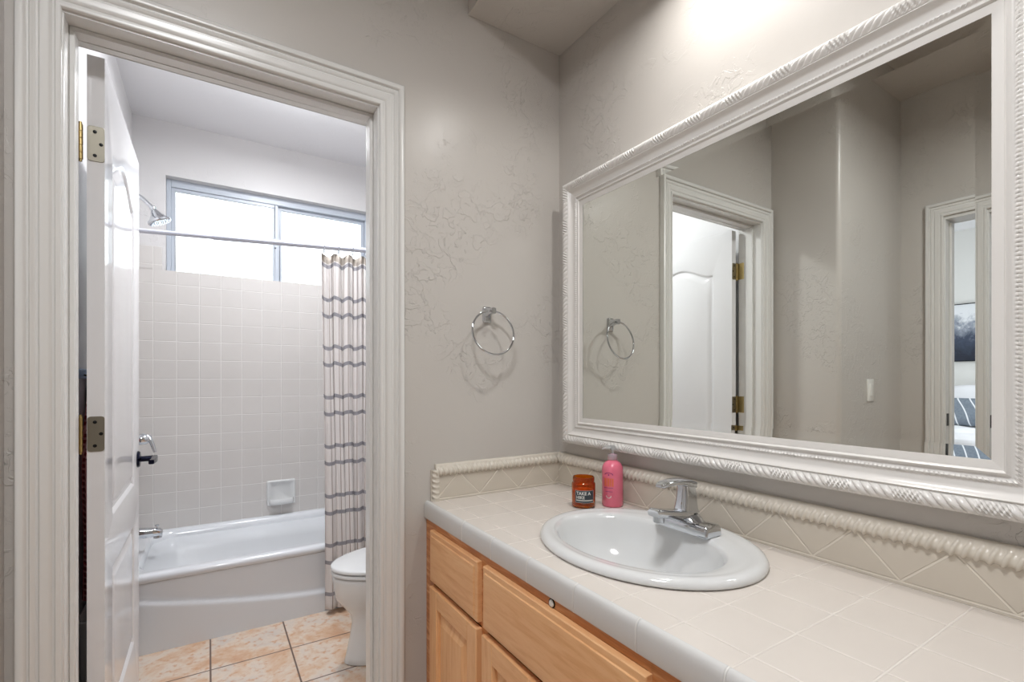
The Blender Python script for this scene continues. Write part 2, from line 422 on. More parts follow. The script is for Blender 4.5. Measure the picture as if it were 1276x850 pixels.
def hinge(zc, h=.089):
    b = MB()
    r = rrect(0, .034, zc-h/2, zc+h/2, .007, 4)     # leaf on door edge
    b.loft([[(DX0+.001+a, DY0-.0022, z) for a, z in r], [(DX0+.001+a, DY0+.0003, z) for a, z in r]])
    o = obj('hinge', b, M['nickel'], door, bevel=.0004)
    b = MB(); px, py = JX0+.0045, .1385
    for i in range(5):
        z0 = zc-h/2+h*i/5; b.lathe([(.0048, z0+.0006), (.0052, z0+.001), (.0052, z0+h/5-.001), (.0048, z0+h/5-.0006)], 16, Matrix.Translation((px, py, 0)))
    b.lathe([(.0035, zc-h/2-.005), (.0035, zc+h/2+.005)], 12, Matrix.Translation((px, py, 0)))
    obj('hinge_knuckle', b, M['brass'], o)
    b = MB()
    for (dx, dz) in ((.012, .030), (.024, .0), (.012, -.030)):
        b.lathe([(.0042, 0), (.0042, .0006), (.0025, .0012)], 14, Matrix.Translation((DX0+.004+dx, DY0-.0022, zc+dz)) @ Matrix.Rotation(PI/2, 4, 'X'))
    obj('screw', b, M['black'], o)
    b = MB(); b.box(JX0+.0001, JX0+.0022, .098, .1335, zc-h/2, zc+h/2)
    obj('jamb_plate', b, M['brass'], o, bevel=.0004)
for z in (1.797, 1.062, .25): hinge(z)
# lever handle
hy, hz = .80, .903
b = MB(); b.lathe([(.0, 0), (.030, 0), (.031, .004), (.027, .009), (.012, .011), (.0105, .013), (.0105, .042), (.013, .044), (.0, .044)], 32,
                  Matrix.Translation((DX1-.0005, hy, hz)) @ Matrix.Rotation(PI/2, 4, 'Y'))
h1 = obj('door_handle', b, M['dark'], door)
b = MB(); L = []
for i in range(9):
    t = i/8; y = hy+.012-.115*t; hw = .0105-.002*t; hh_ = .010-.002*t
    L.append([(DX1+.050+.004*math.sin(t*PI)+p, y, hz+q) for p, q in rrect(-hw, hw, -hh_, hh_, .004, 3)])
b.loft(L); obj('lever', b, M['dark'], h1)
b = MB(); b.lathe([(0, 0), (.030, 0), (.031, -.004), (.027, -.009), (.012, -.011), (.0105, -.045), (.02, -.05), (.026, -.06), (.022, -.07), (0, -.072)], 32,
                  Matrix.Translation((DX0+.0005, hy, hz)) @ Matrix.Rotation(PI/2, 4, 'Y'))
obj('door_handle', b, M['dark'], door)

# ------------------------------------------------------------------ bathroom window
win = thing('window_1', 'white framed sliding window above the bathtub', None, (-.78, 2.02, WZ0), kind='structure')
b = MB(); F0, F1 = 1.985, 2.045
def frame_rect(b, x0, x1, z0, z1, w, y0, y1, wt=None):
    wt = wt or w
    b.box(x0, x0+w, y0, y1, z0, z1); b.box(x1-w, x1, y0, y1, z0, z1); b.box(x0+w, x1-w, y0, y1, z0, z0+w); b.box(x0+w, x1-w, y0, y1, z1-wt, z1)
frame_rect(b, WX0, WX1, WZ0, WZ1, .022, F0, F1, .045)
obj('window_frame', b, M['alu'], win, bevel=.003)
b = MB(); frame_rect(b, WX0+.022, -.752, WZ0+.018, WZ1-.045, .020, F0+.006, F0+.028); b.box(-.782, -.771, F0+.006, F0+.028, WZ0+.038, WZ1-.065)
sa = obj('sash', b, M['alu'], win, bevel=.002)
obj('pane', MB().box(WX0+.042, -.780, F0+.016, F0+.019, WZ0+.042, WZ1-.065), M['glass'], sa)
b = MB(); frame_rect(b, -.760, WX1-.022, WZ0+.018, WZ1-.045, .020, F0+.032, F0+.054); b.box(-.741, -.728, F0+.032, F0+.054, WZ0+.038, WZ1-.065)
sb = obj('sash', b, M['alu'], win, bevel=.002)
obj('pane', MB().box(-.730, WX1-.042, F0+.042, F0+.045, WZ0+.042, WZ1-.065), M['glass'], sb)
obj('latch', MB().box(-.775, -.762, F0-.006, F0+.006, 2.05, 2.11), M['alu'], win, bevel=.002)

# ------------------------------------------------------------------ bathtub
tubx0, tubx1, tuby0, tuby1, TH = -1.494, .0295, 1.165, 1.9297, .345
tub = thing('bathtub', 'white enamel bathtub with sweeping ledge on its front apron', 'bathtub', (-.735, 1.55, 0))
b = MB(); lp = []
def rl(x0, x1, y0, y1, r, z): return [(x, y, z) for x, y in rrect(x0, x1, y0, y1, r, 10)]
lp.append(rl(tubx0, tubx1, tuby0+.012, tuby1, .004, TH-.040))
lp.append(rl(tubx0, tubx1, tuby0+.003, tuby1, .004, TH-.034))
lp.append(rl(tubx0, tubx1, tuby0-.002, tuby1, .006, TH-.022))
lp.append(rl(tubx0, tubx1, tuby0+.002, tuby1, .006, TH-.008))
lp.append(rl(tubx0, tubx1, tuby0+.012, tuby1, .006, TH-.001))
lp.append(rl(tubx0, tubx1, tuby0+.022, tuby1-.01, .008, TH))
lp.append(rl(tubx0+.085, tubx1-.075, tuby0+.062, tuby1-.040, .10, TH-.002))
lp.append(rl(tubx0+.092, tubx1-.085, tuby0+.072, tuby1-.050, .11, TH-.010))
lp.append(rl(tubx0+.098, tubx1-.095, tuby0+.080, tuby1-.058, .12, TH-.03))
lp.append(rl(tubx0+.115, tubx1-.18, tuby0+.105, tuby1-.082, .12, TH-.16))
lp.append(rl(tubx0+.14, tubx1-.27, tuby0+.135, tuby1-.115, .12, .075))
lp.append(rl(tubx0+.19, tubx1-.34, tuby0+.19, tuby1-.17, .10, .055))
b.loft(lp, True, True); obj('basin', b, M['tub'], tub, smooth=40)
b = MB(); nx, nz = 60, 40; L = []
def zc(x):
    t = min(1, max(0, (x+1.494)/.90)); return .155*(1-t)**1.5+.106
sm = lambda t: max(0, min(1, t))**2*(3-2*max(0, min(1, t)))
for i in range(nx+1):
    x = tubx0+(tubx1-tubx0)*i/nx; row = []
    for j in range(nz+1):
        z = (TH-.036)*j/nz; row.append((x, tuby0+.014*sm((z-zc(x)+.012)/.024)-.004*sm((z-(TH-.07))/.04)*0, z))
    row += [(x, tuby0+.06, TH-.036), (x, tuby0+.06, 0)]
    L.append(row)
b.loft(L); obj('apron', b, M['tub'], tub, smooth=40)
b = MB(); b.lathe([(0, 0), (.034, 0), (.036, .004), (.030, .012), (0, .016)], 32, Matrix.Translation((tubx0+.112, 1.55, .262)) @ Matrix.Rotation(PI/2-.16, 4, 'Y'))
obj('overflow_cover', b, M['chrome'], tub)
# tub spout, shower valve, shower head: each fixed to the tiled left wall
lx = -1.4868
sp = thing('tub_spout', 'short chrome bath spout with a diverter knob above the tub rim', 'tub spout', (lx, 1.52, .44))
b = MB(); L = []
for x, zt, zb, hw in ((0, .028, -.028, .027), (.02, .029, -.027, .026), (.07, .026, -.022, .023), (.12, .020, -.021, .021), (.148, .016, -.022, .020), (.158, .008, -.022, .016)):
    L.append([(lx+x, 1.52+p, .44+q) for p, q in rrect(-hw, hw, zb, zt, .012, 5)])
b.loft(L); obj('spout_body', b, M['chrome'], sp, smooth=50)
b = MB(); b.lathe([(.004, 0), (.004, .014), (.009, .015), (.010, .018), (.006, .021), (0, .021)], 20, Matrix.Translation((lx+.135, 1.52, .455)))
obj('diverter_knob', b, M['chrome'], sp)
b = MB(); b.lathe([(.017, 0), (.018, -.002), (.018, -.018), (.014, -.018)], 24, Matrix.Translation((lx+.138, 1.52, .428)))
obj('outlet', b, M['chrome'], sp)
vl = thing('shower_valve', 'chrome lever shower valve on the tiled wall', 'shower valve', (lx, 1.52, .90))
b = MB(); b.lathe([(0, 0), (.085, 0), (.083, .006), (.035, .012), (.032, .045), (.028, .052), (0, .055)], 48, Matrix.Translation((lx, 1.52, .90)) @ Matrix.Rotation(PI/2, 4, 'Y'))
obj('escutcheon', b, M['chrome'], vl)
b = MB(); b.lathe([(0, 0), (.026, 0), (.028, .01), (.026, .04), (.018, .052), (0, .054)], 36, Matrix.Translation((lx+.052, 1.52, .905)) @ Matrix.Rotation(PI/2, 4, 'Y'))
b.tube([(lx+.075, 1.52, .925), (lx+.105, 1.515, .915), (lx+.120, 1.505, .87), (lx+.128, 1.50, .84)], [.011, .011, .009, .007], 14)
obj('lever', b, M['chrome'], vl)
sh = thing('shower', 'small chrome shower head on an angled wall arm', 'shower head', (lx, 1.52, 2.11))
b = MB(); b.tube([(lx, 1.52, 2.125), (lx+.03, 1.52, 2.123), (lx+.075, 1.52, 2.095), (lx+.120, 1.52, 2.052)], .0095, 14); obj('arm', b, M['chrome'], sh)
b = MB(); b.lathe([(.0, 0), (.027, 0), (.025, .006), (.012, .009), (0, .009)], 28, Matrix.Translation((lx, 1.52, 2.125)) @ Matrix.Rotation(PI/2, 4, 'Y')); obj('flange', b, M['chrome'], sh)
b = MB(); mt = Matrix.Translation((lx+.116, 1.52, 2.056)) @ Matrix.Rotation(math.radians(180-24), 4, 'Y') @ Matrix.Scale(1.12, 4)
b.lathe([(.0, -.006), (.011, -.004), (.013, .004), (.011, .012), (.017, .022), (.022, .034), (.038, .052), (.045, .058), (.046, .066), (.042, .070), (0, .068)], 36, mt)
hd = obj('spray_head', b, M['chrome'], sh)
b = MB()
for r_, n_ in ((.012, 6), (.024, 12), (.036, 18)):
    for i in range(n_):
        a = 2*PI*i/n_; b.lathe([(.0018, .068), (.0014, .0715), (0, .0718)], 8, mt @ Matrix.Translation((r_*math.cos(a), r_*math.sin(a), 0)))
obj('nozzle_field', b, M['alu'], hd)['label'] = 'grey spray nozzles'

# soap dish on the back tiled wall
b = MB(); sx0, sx1, sz0, sz1 = -.826, -.660, .405, .562; yb = BY-T
L = [[(x, yb, z) for x, z in rrect(sx0, sx1, sz0, sz1, .006, 4)], [(x, yb-.012, z) for x, z in rrect(sx0+.001, sx1-.001, sz0+.001, sz1-.001, .008, 4)],
     [(x, yb-.017, z) for x, z in rrect(sx0+.006, sx1-.006, sz0+.006, sz1-.006, .010, 4)],
     [(x, yb-.013, z) for x, z in rrect(sx0+.016, sx1-.016, sz0+.016, sz1-.016, .014, 4)],
     [(x, yb-.003, z) for x, z in rrect(sx0+.026, sx1-.026, sz0+.026, sz1-.026, .014, 4)]]
b.loft(L)
# tray lip
L = []
for i in range(17):
    t = i/16; x = sx0+.012+(sx1-sx0-.024)*t; e = math.sin(PI*t)**.35; d = .018+.034*e
    L.append([(x, yb-.010, sz0+.008), (x, yb-d+.006, sz0+.008), (x, yb-d, sz0+.016), (x, yb-d, sz0+.038), (x, yb-d+.004, sz0+.042), (x, yb-d+.010, sz0+.036), (x, yb-d+.013, sz0+.022), (x, yb-.010, sz0+.020)])
b.loft(L)
tag(obj('soap_dish', b, M['porc'], smooth=45), 'white ceramic soap dish set in the tiled wall above the tub', 'soap dish')

# ------------------------------------------------------------------ shower rod and curtain
rod = thing('shower_rod', 'pale grey metal shower rod crossing in front of the window', 'shower rod', (-.73, 1.19, 1.87))
ra, rb = Vector((-1.485, 1.235, 1.858)), Vector((.020, 1.10, 1.905))
rodm = simple('pale_grey_enamel', rgb(198, 200, 212), .3)
jt = ra.lerp(rb, .245)
b = MB(); b.tube([ra, jt], .0105, 20); obj('inner_tube', b, rodm, rod)
b = MB(); b.tube([jt, rb], .0130, 20); obj('outer_tube', b, rodm, rod)
for p, sg in ((ra, 1), (rb, -1)):
    b = MB(); b.lathe([(0, 0), (.026, 0), (.026, .010), (.018, .026), (0, .026)], 28, Matrix.Translation(p-Vector((sg*.002, 0, 0))) @ Matrix.Rotation(sg*PI/2, 4, 'Y'))
    obj('end_cap', b, M['plastic'], rod)

def curtain_mat():
    k = NM('striped_curtain_cloth'); k.b.inputs['Roughness'].default_value = .85
    uv = k.n('ShaderNodeUVMap').outputs[0]; u, v, _ = k.sep(uv)
    m = None
    for z0 in (1.614, 1.358, 1.100, .842, .584, .330, .080):    # upper stripe of each pair, period ~.256
        for dz in (0, -.088):
            d = k.mth('ABSOLUTE', k.mth('SUBTRACT', v, z0+dz)); g = k.mr(d, .0085, .0105, 1, 0); m = g if m is None else k.mth('MAXIMUM', m, g)
    d = k.mth('ABSOLUTE', k.mth('SUBTRACT', v, 1.790)); m = k.mth('MAXIMUM', m, k.mr(d, .0085, .0105, 1, 0))
    vl_ = k.line(u, .0, .048, .0011, .001)
    hd_ = k.mr(v, 1.805, 1.808)
    c = k.mix(vl_, rgb(244, 240, 238), rgb(176, 158, 150)); c = k.mix(m, c, rgb(178, 176, 182)); c = k.mix(hd_, c, rgb(205, 196, 186))
    k.l(c, k.b.inputs['Base Color'])
    tr = k.n('ShaderNodeBsdfTranslucent'); k.l(c, tr.inputs[0]); mx = k.n('ShaderNodeMixShader'); mx.inputs[0].default_value = .35
    k.l(k.b.outputs[0], mx.inputs[1]); k.l(tr.outputs[0], mx.inputs[2]); k.l(mx.outputs[0], k.o.inputs[0])
    k.l(k.bump(k.noise(k.pos(), 400, 1), .0004), k.b.inputs['Normal'])
    return k.m
cur = thing('shower_curtain', 'off-white shower curtain with paired grey stripes, pushed beside the toilet', 'shower curtain', (-.35, 1.15, 0))
def rodp(x): t = (x-ra.x)/(rb.x-ra.x); return ra.lerp(rb, t)
def cpath(t, z):
    """gathered folds; t 0..1 along width; returns x, y"""
    zz = z/1.85; x = -.645+.62*t + .012*math.sin(9*t+3*zz)*(1-zz)
    amp = .005+.008*(1-zz)
    ph = 2*PI*(t*12.0)+.8*math.sin(5*t)+.25*math.sin(2.2*zz)
    y = rodp(x).y*zz + (1.128)*(1-zz) + amp*math.sin(ph)+.004*math.sin(2.3*ph+zz*4)-.012*(1-zz)
    x += .010*math.cos(ph)*(1.2-zz)
    return x, y
nu, nv = 260, 70; V = []; UV = []; F = []
for j in range(nv+1):
    for i in range(nu+1):
        t = i/nu; ztop = 1.850+.010*math.cos(2*PI*t*9)-.006+(rodp(-.645+.62*t).z-rodp(-.645).z)*.8
        z = .028+(ztop-.028)*j/nv; x, y = cpath(t, z)
        V.append((x, y, z)); UV.append((t*1.25+.02, 1.845*j/nv+.0))
for j in range(nv):
    for i in range(nu): a = j*(nu+1)+i; F.append((a, a+1, a+nu+2, a+nu+1))
off = cur.location
me = bpy.data.meshes.new('curtain_cloth'); me.from_pydata([tuple(Vector(v)-off) for v in V], [], F); me.update()
ul = me.uv_layers.new(name='UVMap')
for lo in me.loops: ul.data[lo.index].uv = UV[lo.vertex_index]
me.shade_smooth(); me.materials.append(curtain_mat())
co = bpy.data.objects.new('curtain_cloth', me); COL.objects.link(co); co.parent = cur
sol = co.modifiers.new('thick', 'SOLIDIFY'); sol.thickness = .0012
b0 = None
for i in range(9):
    t = (i+.25)/9; x, y = cpath(t, 1.83); p = rodp(x); b = MB()
    R_ = .0245; n = 28
    b.tube([(x+.002*math.cos(a), p.y+R_*.8*math.cos(a), p.z-.0095+R_*math.sin(a)) for a in [2*PI*q/n for q in range(n)]], .0019, 8, True)
    obj('curtain_ring', b, M['chrome'], cur)

# ------------------------------------------------------------------ toilet
to = thing('toilet', 'white porcelain toilet behind the right door jamb', 'toilet', (-.30, .635, 0)); to.scale = (1, 1, .975)
def egg(xf, xb, bw, z, n=56, yc=.635):
    cx_ = xb-(bw*1.05); P = []
    for i in range(n):
        a = 2*PI*i/n; c, s_ = math.cos(a), math.sin(a)
        x = cx_+(xb-cx_)*c if c > 0 else cx_+(cx_-xf)*c
        P.append((x, yc+bw*s_*(1 if c > 0 else 1), z))
    return P
b = MB(); L = []
for z, xf, xb, bw in ((0, -.640, -.10, .114), (.006, -.648, -.10, .120), (.03, -.644, -.10, .114), (.10, -.628, -.10, .108), (.17, -.618, -.10, .106), (.21, -.624, -.10, .116),
                      (.25, -.655, -.10, .135), (.29, -.684, -.10, .160), (.33, -.690, -.12, .176), (.37, -.696, -.13, .182), (.385, -.696, -.13, .182), (.392, -.689, -.135, .176)):
    L.append(egg(xf, xb, bw, z))
L += [egg(-.62, -.20, .125, .392), egg(-.59, -.22, .10, .33), egg(-.50, -.28, .05, .25)]
b.loft(L); obj('bowl', b, M['porc'], to, smooth=60)
def slab(name, z0, z1, xf, bw, par, crown=.004):
    L = [egg(xf+.006, -.165, bw-.006, z0), egg(xf, -.16, bw, z0+.003), egg(xf, -.16, bw, z1-.006), egg(xf+.004, -.163, bw-.004, z1-.002), egg(xf+.014, -.17, bw-.014, z1),
         egg(xf+.10, -.22, bw-.10, z1+crown)]
    b = MB(); b.loft(L); return obj(name, b, M['porc'], par, smooth=50)
slab('seat', .3955, .412, -.702, .186, to, 0); slab('lid', .4155, .434, -.703, .187, to)
b = MB(); b.loft([[(x, y, z) for x, y in rrect(-.155, .012, .635-.2+i, .635+.2-i, .03, 6)] for z, i in ((.392, .03), (.40, .02), (.74, .0))]); obj('tank', b, M['porc'], to, smooth=50)
b = MB(); b.loft([[(x, y, z) for x, y in rrect(-.165+i, .014, .635-.21+i, .635+.21-i, .03, 6)] for z, i in ((.741, .004), (.745, 0), (.765, 0), (.775, .008))]); obj('tank_lid', b, M['porc'], to, smooth=50)
b = MB(); b.tube([(-.156, .49, .69), (-.172, .49, .69), (-.176, .50, .69), (-.176, .55, .683)], .006, 12); obj('flush_lever', b, M['chrome'], to)

# ------------------------------------------------------------------ things behind the bathroom door (seen through the hinge gap)
rail = thing('towel_rail', 'blue towel rail on the wall behind the bathroom door', 'towel rail', (-1.49, .80, 1.215))
b = MB(); L = [[(-1.4945+x, y, 1.2185+z) for x, z in rrect(0, .016, -.016, .016, .004, 3)] for y in (.52, 1.02)]; b.loft(L); obj('rail_board', b, simple('blue_paint', rgb(110, 150, 200), .5), rail)
for y in (.62, .77, .92):
    b = MB(); b.tube([(-1.479, y, 1.215), (-1.462, y, 1.210), (-1.455, y, 1.216), (-1.454, y, 1.224)], .0035, 10); obj('hook', b, M['black'], rail)
def towel_mat():
    k = NM('dark_red_woven_cloth'); p = k.pos(); x, y, z = k.sep(p)
    m = k.mth('MAXIMUM', k.line(y, 0, .020, .0022, .003), k.line(z, 0, .020, .0022, .003))
    k.l(k.mix(m, rgb(158, 28, 42), rgb(232, 150, 150)), k.b.inputs['Base Color']); k.set(Roughness=.9)
    k.l(k.bump(m, .002), k.b.inputs['Normal']); return k.m
b = MB(); L = []
for i in range(41):
    t = i/40; z = 1.208-.745*t; wd = (.03+.24*min(1, t*2.6)**.8); row = []
    for j in range(31):
        u = j/30-.5; y = .775+u*wd; x = -1.472+.014*math.sin(u*22)*min(1, t*3+.1)*.6+.004*math.sin(u*40+z*6)
        row.append((x, y, z))
    L.append(row+[(x_-.012, y_, z_) for x_, y_, z_ in row[::-1]])
b.loft(L); tag(obj('towel', b, towel_mat()), 'dark red woven towel hanging from a hook behind the bathroom door', 'towel')
b = MB(); L = []
for z, i in ((0.0, .016), (.01, .012), (.43, .0), (.448, -.004), (.452, .0), (.44, .006), (.05, .02)):
    L.append([(x, y, z) for x, y in rrect(-1.478+i, -1.405-i, .50+i, .98-i, .02, 5)])
b.loft(L); hm = thing('laundry_bin', 'slim pale grey laundry bin on the floor behind the bathroom door', 'laundry bin', (-1.44, .74, 0))
obj('bin_body', b, simple('pale_grey_plastic', rgb(170, 165, 162), .5), hm, smooth=40)
b = MB(); b.lathe([(0, 0), (.012, 0), (.012, .002), (0, .002)], 20, Matrix.Translation((-1.4055, .78, .40)) @ Matrix.Rotation(PI/2, 4, 'Y')); obj('grip_hole', b, M['black'], hm)

# ------------------------------------------------------------------ vanity cabinet
VY1, VY0 = -.0008, -1.3990
cab = thing('vanity_cabinet', 'honey maple vanity cabinet with raised panel doors under the tiled counter', 'cabinet', (-.27, -.70, 0))
b = MB(); b.box(-.520, -.0005, VY0, VY0+.016, .09, .775); b.box(-.520, -.0005, VY1-.016, VY1, .09, .775); b.box(-.520, -.0005, VY0+.016, VY1-.016, .09, .106)
b.box(-.010, -.0005, VY0+.016, VY1-.016, .106, .775); b.box(-.45, -.44, VY0, VY1, 0, .09)
b.box(-.519, -.011, -.400, -.388, .107, .770); b.box(-.519, -.011, -.954, -.942, .107, .770)
obj('carcass', b, M['woodf'], cab)
b = MB()
b.box(-.540, -.5202, VY0, VY1, .735, .775); b.box(-.540, -.5202, VY0, VY1, .09, .125); b.box(-.540, -.5202, VY0, VY1, .566, .585)
for y0, y1 in ((-.066, VY1), (-.408, -.372), (-.9355, -.925), (-.968, -.932), (VY0, -1.29), (-.688, -.652)):
    b.box(-.5401, -.5203, y0, y1, .0905, .7745 if y0 != -.688 else .566)
obj('face_frame', b, M['woodf'], cab, bevel=.001)
def slabfront(name, y0, y1, z0, z1, mat, rings, x=-.5405):
    b = MB(); L = [[(x, a, c) for a, c in rrect(y0, y1, z0, z1, .0005, 1)]]
    for ins, d in rings: L.append([(x-d, a, c) for a, c in rrect(y0+ins, y1-ins, z0+ins, z1-ins, .0005, 1)])
    b.loft(L); return obj(name, b, mat, cab, smooth=25)
DR = [(0, .012), (.002, .0145), (.013, .0155), (.0145, .0185), (.018, .0190)]
slabfront('drawer_front', -.375, -.066, .580, .735, M['woodh'], DR)
slabfront('drawer_front', -1.290, -.965, .580, .735, M['woodh'], DR)
slabfront('false_front', -.935, -.405, .580, .735, M['woodh'], DR)
def pdoor(y0, y1, z0=.105, z1=.5655):
    x = -.5405; d = .019; fw = .052; o = None
    # stiles and rails
    b = MB()
    for a0, a1 in ((y0, y0+fw), (y1-fw, y1)): b.box(x-d, x, a0, a1, z0, z1)
    o = obj('door', b, M['woodv'], cab, bevel=.0025)
    for c0, c1 in ((z0, z0+fw), (z1-fw, z1)): obj('rail', MB().box(x-d+.0002, x, y0+fw, y1-fw, c0, c1), M['woodh'], o, bevel=.0015)
    b = MB(); a0, a1, c0, c1 = y0+fw, y1-fw, z0+fw, z1-fw; L = [[(x, a, c) for a, c in rrect(a0, a1, c0, c1, .0005, 1)]]
    for ins, dd in ((0, .016), (.004, .0145), (.006, .008), (.012, .008), (.014, .009), (.034, .0155), (.036, .0170), (.038, .0172)):
        L.append([(x-dd, a, c) for a, c in rrect(a0+ins, a1-ins, c0+ins, c1-ins, .0005, 1)])
    b.loft(L); obj('raised_panel', b, M['woodv'], o, smooth=20)
pdoor(-.377, -.072); pdoor(-.664, -.405); pdoor(-.935, -.676); pdoor(-1.288, -.965)
b = MB(); b.lathe([(0, 0), (.0075, 0), (.0075, .002), (.0055, .004), (0, .0045)], 20, Matrix.Translation((-.5402, -.672, .7435)) @ Matrix.Rotation(-PI/2, 4, 'Y'))
obj('screw_cap', b, M['plastic'], cab)['label'] = 'small white screw cap'
b = MB(); b.lathe([(0, 0), (.0098, 0), (.0098, .0015), (0, .0015)], 20, Matrix.Translation((-.5401, -.672, .7435)) @ Matrix.Rotation(-PI/2, 4, 'Y'))
obj('washer', b, M['black'], cab)

# ------------------------------------------------------------------ tiled countertop
ct = thing('countertop', 'cream tiled vanity countertop with rope edged backsplash', 'countertop', (-.27, -.70, .776))
CZ = .806
b = MB(); SCX, SCY = -.250, -.651
O_, I_ = rect_ring(-.528, -.0006, VY0, VY1, SCX, SCY, .205, .252, 96)
b.loft([z3(O_, .7765), z3(O_, CZ), z3(I_, CZ), z3(I_, .7765), z3(O_, .7765)], False, False)
obj('tile_top', b, M['ctop'], ct, smooth=30)
b = MB(); L = []
pr = [(-.5285, .7768), (-.5285, CZ-.0005), (-.5305, CZ+.0015), (-.535, CZ+.0045), (-.540, CZ+.0035), (-.5435, CZ+.0005), (-.5462, CZ-.005), (-.5475, CZ-.012), (-.5475, .760), (-.546, .7565), (-.5415, .7562), (-.5415, .7768)]
for y in (VY1, VY0): L.append([(x, y, z) for x, z in pr])
b.loft(L); obj('edge_tile', b, M['nose'], ct, smooth=50)
# splash boards
sB = obj('backsplash', MB().box(-.012, -.0004, VY0, -.0004, CZ+.0005, .895), M['splashB'], ct)
sA = obj('backsplash', MB().box(-.500, -.0125, -.012, -.0004, CZ+.0005, .895), M['splashA'], ct)
def rope_h(l, a, pitch=.0168):
    v = math.sin(2*PI*l/pitch + 1.5*a); return abs(v)**.7*(1 if v > 0 else -.35)
def ropecap(l0, l1, mapf, n, cap=.0205):
    """moulding: rounded top ledge + twisted lower bead. section in (out, z)"""
    b = MB(); L = []
    for i in range(n+1):
        l = l0+(l1-l0)*i/n; sec = []
        sec += [(0, .9245), (.004, .9258), (.009, .9252), (.0125, .9225), (.0135, .9185)]
        for q in range(13):
            a = math.radians(62-155*q/12); r = .0125+.0032*rope_h(l, a)
            sec.append((.0095+r*math.cos(a), .9005+r*math.sin(a)))
        sec += [(0, .885)]
        L.append([mapf(l, d, z) for d, z in sec])
    b.loft(L); return b
obj('rope_cap', ropecap(VY0, -.0006, lambda l, d, z: (-.0004-d, l, z), 1400), M['rope'], sB, smooth=60)
obj('rope_cap', ropecap(-.512, -.0008, lambda l, d, z: (l, -.0004-d, z), 520), M['rope'], sA, smooth=60)
b = MB(); L = []
for i in range(121):
    z = CZ+.0006+(.9065-CZ)*i/120; sec = [(-.500, -.0004), (-.500, -.013), (-.5025, -.0185)]
    for q in range(9):
        a = math.radians(-80-130*q/8); r = .0088+.0020*rope_h(z, a)
        sec.append((-.5135+r*math.cos(a)*1.1, -.0095+r*math.sin(a)))
    sec += [(-.526, -.004), (-.526, -.0004)]
    L.append([(x, y, z) for x, y in sec])
b.loft(L); obj('rope_end', b, M['rope'], sA, smooth=60)

# ------------------------------------------------------------------ sink
sk = thing('sink', 'white oval drop-in sink set in the tiled counter', 'sink', (SCX, SCY, CZ))
def ell(cx_, cy_, rx, ry, z, n=96): return [(cx_+rx*math.cos(2*PI*i/n), cy_+ry*math.sin(2*PI*i/n), z) for i in range(n)]
rx, ry = .232, .2755; bx, by = -.2735, -.640
b = MB(); L = [ell(SCX, SCY, rx-.006, ry-.006, CZ+.0008), ell(SCX, SCY, rx, ry, CZ+.003), ell(SCX, SCY, rx+.0005, ry+.0005, CZ+.008), ell(SCX, SCY, rx-.003, ry-.003, CZ+.0145), ell(SCX, SCY, rx-.010, ry-.010, CZ+.0185),
     ell(SCX, SCY, rx-.020, ry-.020, CZ+.0195), ell(SCX-.002, SCY, rx-.030, ry-.029, CZ+.0175),
     ell(SCX-.006, SCY+.002, rx-.040, ry-.038, CZ+.0165)]
L += [ell(bx, by, .166, .226, CZ+.0165), ell(bx, by, .159, .220, CZ+.0130), ell(bx, by, .155, .215, CZ+.004), ell(bx, by, .150, .208, CZ-.018), ell(bx, by, .141, .196, CZ-.05),
      ell(bx, by, .122, .170, CZ-.085), ell(bx, by, .092, .130, CZ-.112), ell(bx, by, .055, .075, CZ-.126), ell(bx, by, .024, .026, CZ-.131)]
b.loft(L, False, True); obj('basin', b, M['porc'], sk, smooth=70)
b = MB(); b.lathe([(0, 0), (.023, 0), (.0235, .003), (.018, .0035), (.016, .001), (0, .003)], 32, Matrix.Translation((bx, by, CZ-.1305))); obj('drain', b, M['chrome'], sk)
# underside shell so the bowl has thickness
b = MB(); L = [ell(SCX, SCY, .200, .247, CZ), ell(bx, by, .163, .222, CZ-.0), ell(bx, by, .160, .216, CZ-.028), ell(bx, by, .13, .18, CZ-.095), ell(bx, by, .06, .08, CZ-.138), ell(bx, by, .02, .02, CZ-.14)]
b.loft(L, False, True); obj('bowl_underside', b, M['porc'], sk, smooth=70)

# ------------------------------------------------------------------ faucet
FX, FY, FZ = -.112, -.667, CZ+.0168
fa = thing('faucet', 'chrome single lever faucet standing on the back of the white sink', 'faucet', (FX, FY, FZ))
b = MB(); L = []
for z, i in ((0, .002), (.003, 0), (.021, .001), (.026, .004), (.027, .010)):
    L.append([(x, y, FZ+z) for x, y in rrect(FX-.032+i, FX+.028-i, FY-.080+i, FY+.080-i, .006, 4)])
b.loft(L); obj('base_plate', b, M['chrome'], fa, smooth=40)
b = MB(); L = []
for y, hz_, hx in ((-.056, .0205, .012), (-.045, .026, .018), (-.030, .036, .022), (-.015, .044, .025), (0, .047, .026), (.015, .044, .025), (.030, .036, .022), (.045, .026, .018), (.056, .0205, .012)):
    L.append([(FX+p, FY+y, FZ+.004+q) for p, q in rrect(-hx-.004, hx-.002, 0, hz_-.004, .007, 4)])
b.loft(L); obj('body', b, M['chrome'], fa, smooth=45)
# spout
b = MB(); L = []
for d, zt, zb, hw in ((.0, .052, .018, .021), (-.025, .053, .020, .021), (-.055, .057, .031, .020), (-.08, .061, .040, .019), (-.105, .066, .046, .0185), (-.118, .068, .048, .018), (-.124, .065, .050, .0165)):
    L.append([(FX+d, FY+p, FZ+q) for p, q in rrect(-hw, hw, zb, zt, .006, 4)])
b.loft(L); obj('spout', b, M['chrome'], fa, smooth=45)
b = MB(); b.lathe([(.0125, .034), (.0135, .035), (.0135, .048), (.0125, .049)], 28, Matrix.Translation((FX-.104, FY, FZ))); obj('aerator', b, M['chrome'], fa)
